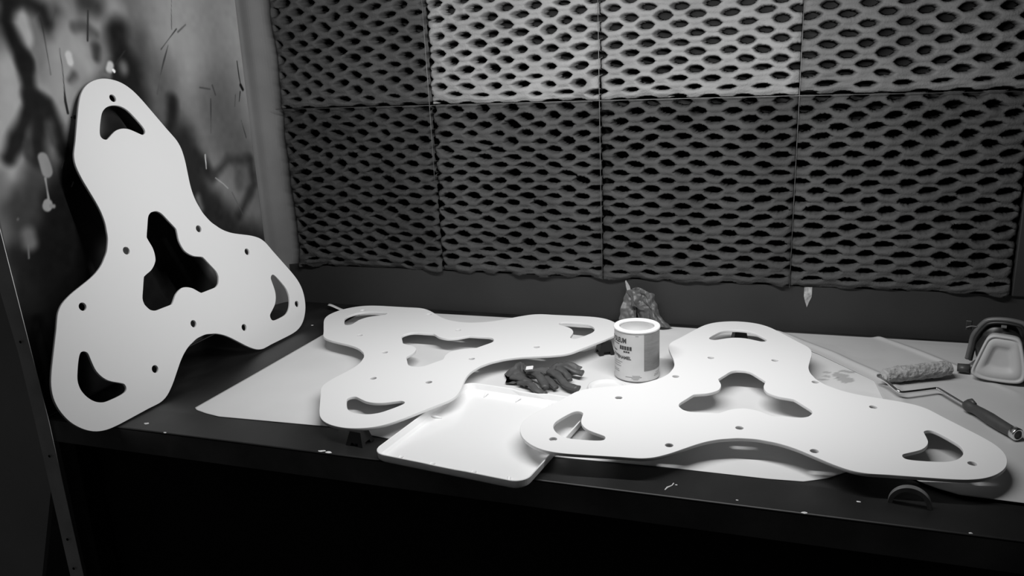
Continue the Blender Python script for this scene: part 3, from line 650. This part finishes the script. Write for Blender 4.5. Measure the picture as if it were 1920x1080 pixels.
# ------------------------------------------------------------------ paint roller
zr = .0125
rol = empty('paint_roller', (1.80, -.35, B), 0, 'small paint roller with fuzzy grey sleeve and dark handle on the right', 'paint roller')
def R_(p): return (p[0]-1.80, p[1]+.35, p[2])
A0 = Vector((1.734, -.368, .0175+zr)); A1 = Vector((1.874, -.290, .0175+zr)); ax = (A1-A0).normalized(); L_ = (A1-A0).length
V = []; F = []; nn, mm = 72, 90; u0 = ax.cross(Vector((0, 0, 1))).normalized(); w0 = ax.cross(u0)
for i in range(mm+1):
    t = i/mm; e = min(t, 1-t)*L_; rr0 = .0184*min(1, .84+e/.025*.16) if e < .025 else .0184
    for k in range(nn):
        a = 2*math.pi*k/nn; q = Vector((t*L_*60, math.cos(a)*1.9, math.sin(a)*1.9))
        rr = rr0+.0016*mnoise.noise(q*1.3)-.0034*abs(mnoise.noise(q*Vector((1.1, 1, 1))+Vector((5, 5, 5))))+.0016*mnoise.noise(q*3.1)
        V.append(R_(A0+ax*t*L_+(u0*math.cos(a)+w0*math.sin(a))*rr))
for i in range(mm):
    for k in range(nn): F.append((i*nn+k, i*nn+(k+1) % nn, (i+1)*nn+(k+1) % nn, (i+1)*nn+k))
F.append(tuple(range(nn))[::-1]); F.append(tuple(mm*nn+k for k in range(nn)))
mesh('roller_sleeve', V, F, M['nap'], rol, True)
V, F = tube([R_(A0-ax*.004), R_(A0+ax*.002)], [.012, .0125], 20); mesh('end_cap', V, F, M['pad'], rol)
wz = .010+zr
wp = [(1.7325, -.3685, .0175+zr), (1.725, -.3720, .0175+zr), (1.7210, -.3755, .0175+zr), (1.7205, -.3800, .0170+zr), (1.734, -.398, .015+zr), (1.750, -.436, .0125+zr), (1.7545, -.4415, .0125+zr), (1.761, -.4425, .010+zr), (1.795, -.423, .009+zr), (1.828, -.404, .009+zr), (1.8345, -.402, .009+zr), (1.8395, -.4065, .009+zr), (1.856, -.438, .0085+zr), (1.876, -.478, .0085+zr), (1.884, -.494, .0085+zr)]
V, F = tube([R_(p) for p in catmull(wp, 5)], .0034, 12); mesh('roller_wire', V, F, M['chrome'], rol, True)
V, F = tube([R_(p) for p in [(1.7185, -.3745, .0175+zr), (1.7235, -.3715, .0175+zr)]], .0048, 14); mesh('wire_nut', V, F, M['maskf'], rol)
h0 = Vector((1.876, -.476, .0095+zr)); h1 = Vector((1.945, -.606, .0085+zr))
hp = []; hr = []
for i in range(29):
    t = i/28; hp.append(h0.lerp(h1, t)+Vector((.0, .0, .0012*math.sin(t*6.28))))
    hr.append(float(np.interp(t, [0, .02, .06, .12, .18, .24, .3, .5, .7, .85, .93, 1], [.0060, .0095, .0118, .0118, .0100, .0098, .0105, .0122, .0118, .0110, .0112, .0110])))
V, F = tube([R_(p) for p in hp], hr, 20); mesh('handle', V, F, M['handle'], rol, True)
V, F = tube([R_(h0+Vector((.004, -.004, .009))), R_(h0+Vector((.009, -.012, .0135))), R_(h0+Vector((.014, -.024, .010)))], [.003, .0045, .004], 10); mesh('thumb_ridge', V, F, M['handle'], rol, True)
hd = (h1-h0).normalized()
cp_ = [(.0110, -.012), (.0122, -.011), (.0124, -.001), (.0118, .001), (.0090, .0015), (.0082, .0005), (.0080, -.010), (.0001, -.010)]
V, F = lathe([(r, z) for r, z in cp_], 32, close=False); o = mesh('chrome_collar', V, F, M['chrome'], rol, True); o.matrix_local = Matrix.Translation(R_(h1))@hd.to_track_quat('Z', 'Y').to_matrix().to_4x4()
V, F = lathe([(.0079, -.004), (.0079, -.0035)], 24); o = mesh('hanging_hole', V, F, M['hole'], rol); o.matrix_local = Matrix.Translation(R_(h1))@hd.to_track_quat('Z', 'Y').to_matrix().to_4x4()

# ------------------------------------------------------------------ respirator
RX, RY = 1.978, -.270
resp = empty('respirator', (RX, RY, B+.0105), math.atan2(CAM.x-RX, -(CAM.y-RY))*-1*-1, 'black full-face respirator with a white cartridge facing out, at the right end', 'respirator')
resp.rotation_euler = (0, 0, math.atan2(-(CAM.x-RX)*-1, -(CAM.y-RY)) )   # local -y looks at the photographer's side
# cartridge: rounded trapezoid with a dished face
def trap(s, yv, zs=1.):
    base = [(-.0575, .020), (-.050, .008), (-.030, .0015), (.0, .0), (.030, .001), (.048, .006), (.0555, .020), (.0540, .050), (.0440, .100), (.0380, .119), (.027, .1265), (.0, .1285), (-.018, .1285), (-.029, .121), (-.036, .105), (-.048, .060)]
    c = Vector((0, .062)); P = catmull([Vector((c.x+(x-c.x)*s, c.y+(z-c.y)*s, 0)) for x, z in base], 5, True)
    return [(p.x, yv, p.y*zs) for p in P]
rs = [trap(.30, -.0040), trap(.42, -.0050), trap(.50, -.0090), trap(.60, -.0125), trap(.82, -.0135), trap(.855, -.0115), trap(.885, -.0150), trap(.95, -.0165), trap(.99, -.0125), trap(1., -.006), trap(.97, .012), trap(.90, .022), trap(.3, .022)]
V = []; F = []; n = len(rs[0])
for r_ in rs: V += r_
for i in range(len(rs)-1):
    for k in range(n): F.append((i*n+k, i*n+(k+1) % n, (i+1)*n+(k+1) % n, (i+1)*n+k))
F.append(tuple(range(n))); F.append(tuple((len(rs)-1)*n+k for k in range(n))[::-1])
o = mesh('filter_cartridge', V, F, M['pad'], resp, True); o.location = (0, -.030, .001); o.rotation_euler = (D(-6), 0, 0); o.scale = (1, 1, 1.03); resp.scale = (.93, 1, .80)
# face frame arch
arch = catmull([(-.070, .050, .020), (-.066, .045, .060), (-.062, .040, .100), (-.045, .036, .138), (-.030, .034, .152), (.0, .033, .157), (.030, .033, .154), (.043, .034, .146), (.052, .040, .115), (.075, .050, .090), (.10, .06, .05)], 6)
V, F = tube(arch, .0065, 12); mesh('lens_frame', V, F, M['maskf'], resp, True)
inner = [(x*.90, y-.006, z*.95) for x, y, z in [tuple(p) for p in arch]]
V, F = tube(inner, .0045, 10); mesh('frame_gasket', V, F, M['maskb'], resp, True)
def body(p, nrm): return p
bl = []
def ell(cx_, cyy, cz_, rx, ry, rz, n=24, m_=14):
    V = []; F = []
    for i in range(m_+1):
        a = math.pi*i/m_
        for k in range(n): b = 2*math.pi*k/n; V.append((cx_+rx*math.sin(a)*math.cos(b), cyy+ry*math.sin(a)*math.sin(b), cz_+rz*math.cos(a)))
    for i in range(m_):
        for k in range(n): F.append((i*n+k, i*n+(k+1) % n, (i+1)*n+(k+1) % n, (i+1)*n+k))
    return V, F
V, F = join([ell(0, .045, .062, .058, .045, .060), ell(-.01, .055, .105, .045, .030, .040), ell(.055, .04, .05, .055, .05, .048), ell(.095, .03, .060, .05, .045, .050)])
remeshed('face_piece', V, F, .0035, M['maskb'], resp, lambda p, q: Vector((p.x, p.y, max(p.z, .001)))+q*.0025*mnoise.noise(p*40))
V, F = tube([(-.088, -.004, .0125), (-.062, -.004, .0135)], [.0115, .0125], 20); mesh('side_knob', V, F, M['handle'], resp, True)
V, F = tube([(-.064, .000, .013), (-.055, .006, .018), (-.046, .014, .030)], [.0085, .010, .008], 12); mesh('knob_mount', V, F, M['maskf'], resp, True)
V, F = tube(catmull([(-.080, .030, .122), (-.069, .032, .127), (-.056, .034, .126)], 4), .0022, 8); mesh('strap_buckle', V, F, M['wire'], resp, True)
o = box('head_strap', -.082, -.068, .034, .040, .112, .142, M['maskb'], resp, bev=.002)
o = box('front_clip', -.006, .006, .020, .028, .136, .143, M['trim'], resp, bev=.001)
V, F = tube(catmull([(.05, .02, .115), (.08, .015, .12), (.13, .01, .11)], 5), .004, 8); mesh('strap', V, F, M['maskb'], resp, True)
V, F = join([ell(.100, .0, .040, .042, .030, .042)]); mesh('second_cartridge', V, F, M['handle'], resp, True)

# ------------------------------------------------------------------ half ring at the bench front
V, F = [], []
sec = []
for i in range(25):
    a = math.pi*i/24
    for (r, y) in ((.0335, -.006), (.0335, .006), (.0262, .006), (.0262, -.006)): sec.append((r*math.cos(a), y, r*math.sin(a)))
for i in range(24):
    for k in range(4): F.append((i*4+k, i*4+(k+1) % 4, (i+1)*4+(k+1) % 4, (i+1)*4+k))
F += [(0, 1, 2, 3), (96, 97, 98, 99)]
o = mesh('half_ring', sec, F, M['ring']); o.location = (1.728, -.886, B); o.rotation_euler = (0, 0, D(-8)); tag(o, 'dim grey half ring standing on the bench front at lower right', 'half ring')

# nails in the left wall
for (y, z, lab) in ((-.728, .664, 'small dark nail in the graffiti wall, left of the leaning plate'), (-.470, .500, 'small dark nail at the right edge of the leaning plate')):
    V, F = lathe([(.0015, 0), (.0015, .010), (.0048, .0105), (.0050, .0125), (.0001, .0135)], 14); o = mesh('nail', V, F, M['maskb'], None, True)
    o.location = (WX+.0, y, B+z); o.rotation_euler = (0, D(90), 0); tag(o, lab, 'nail')
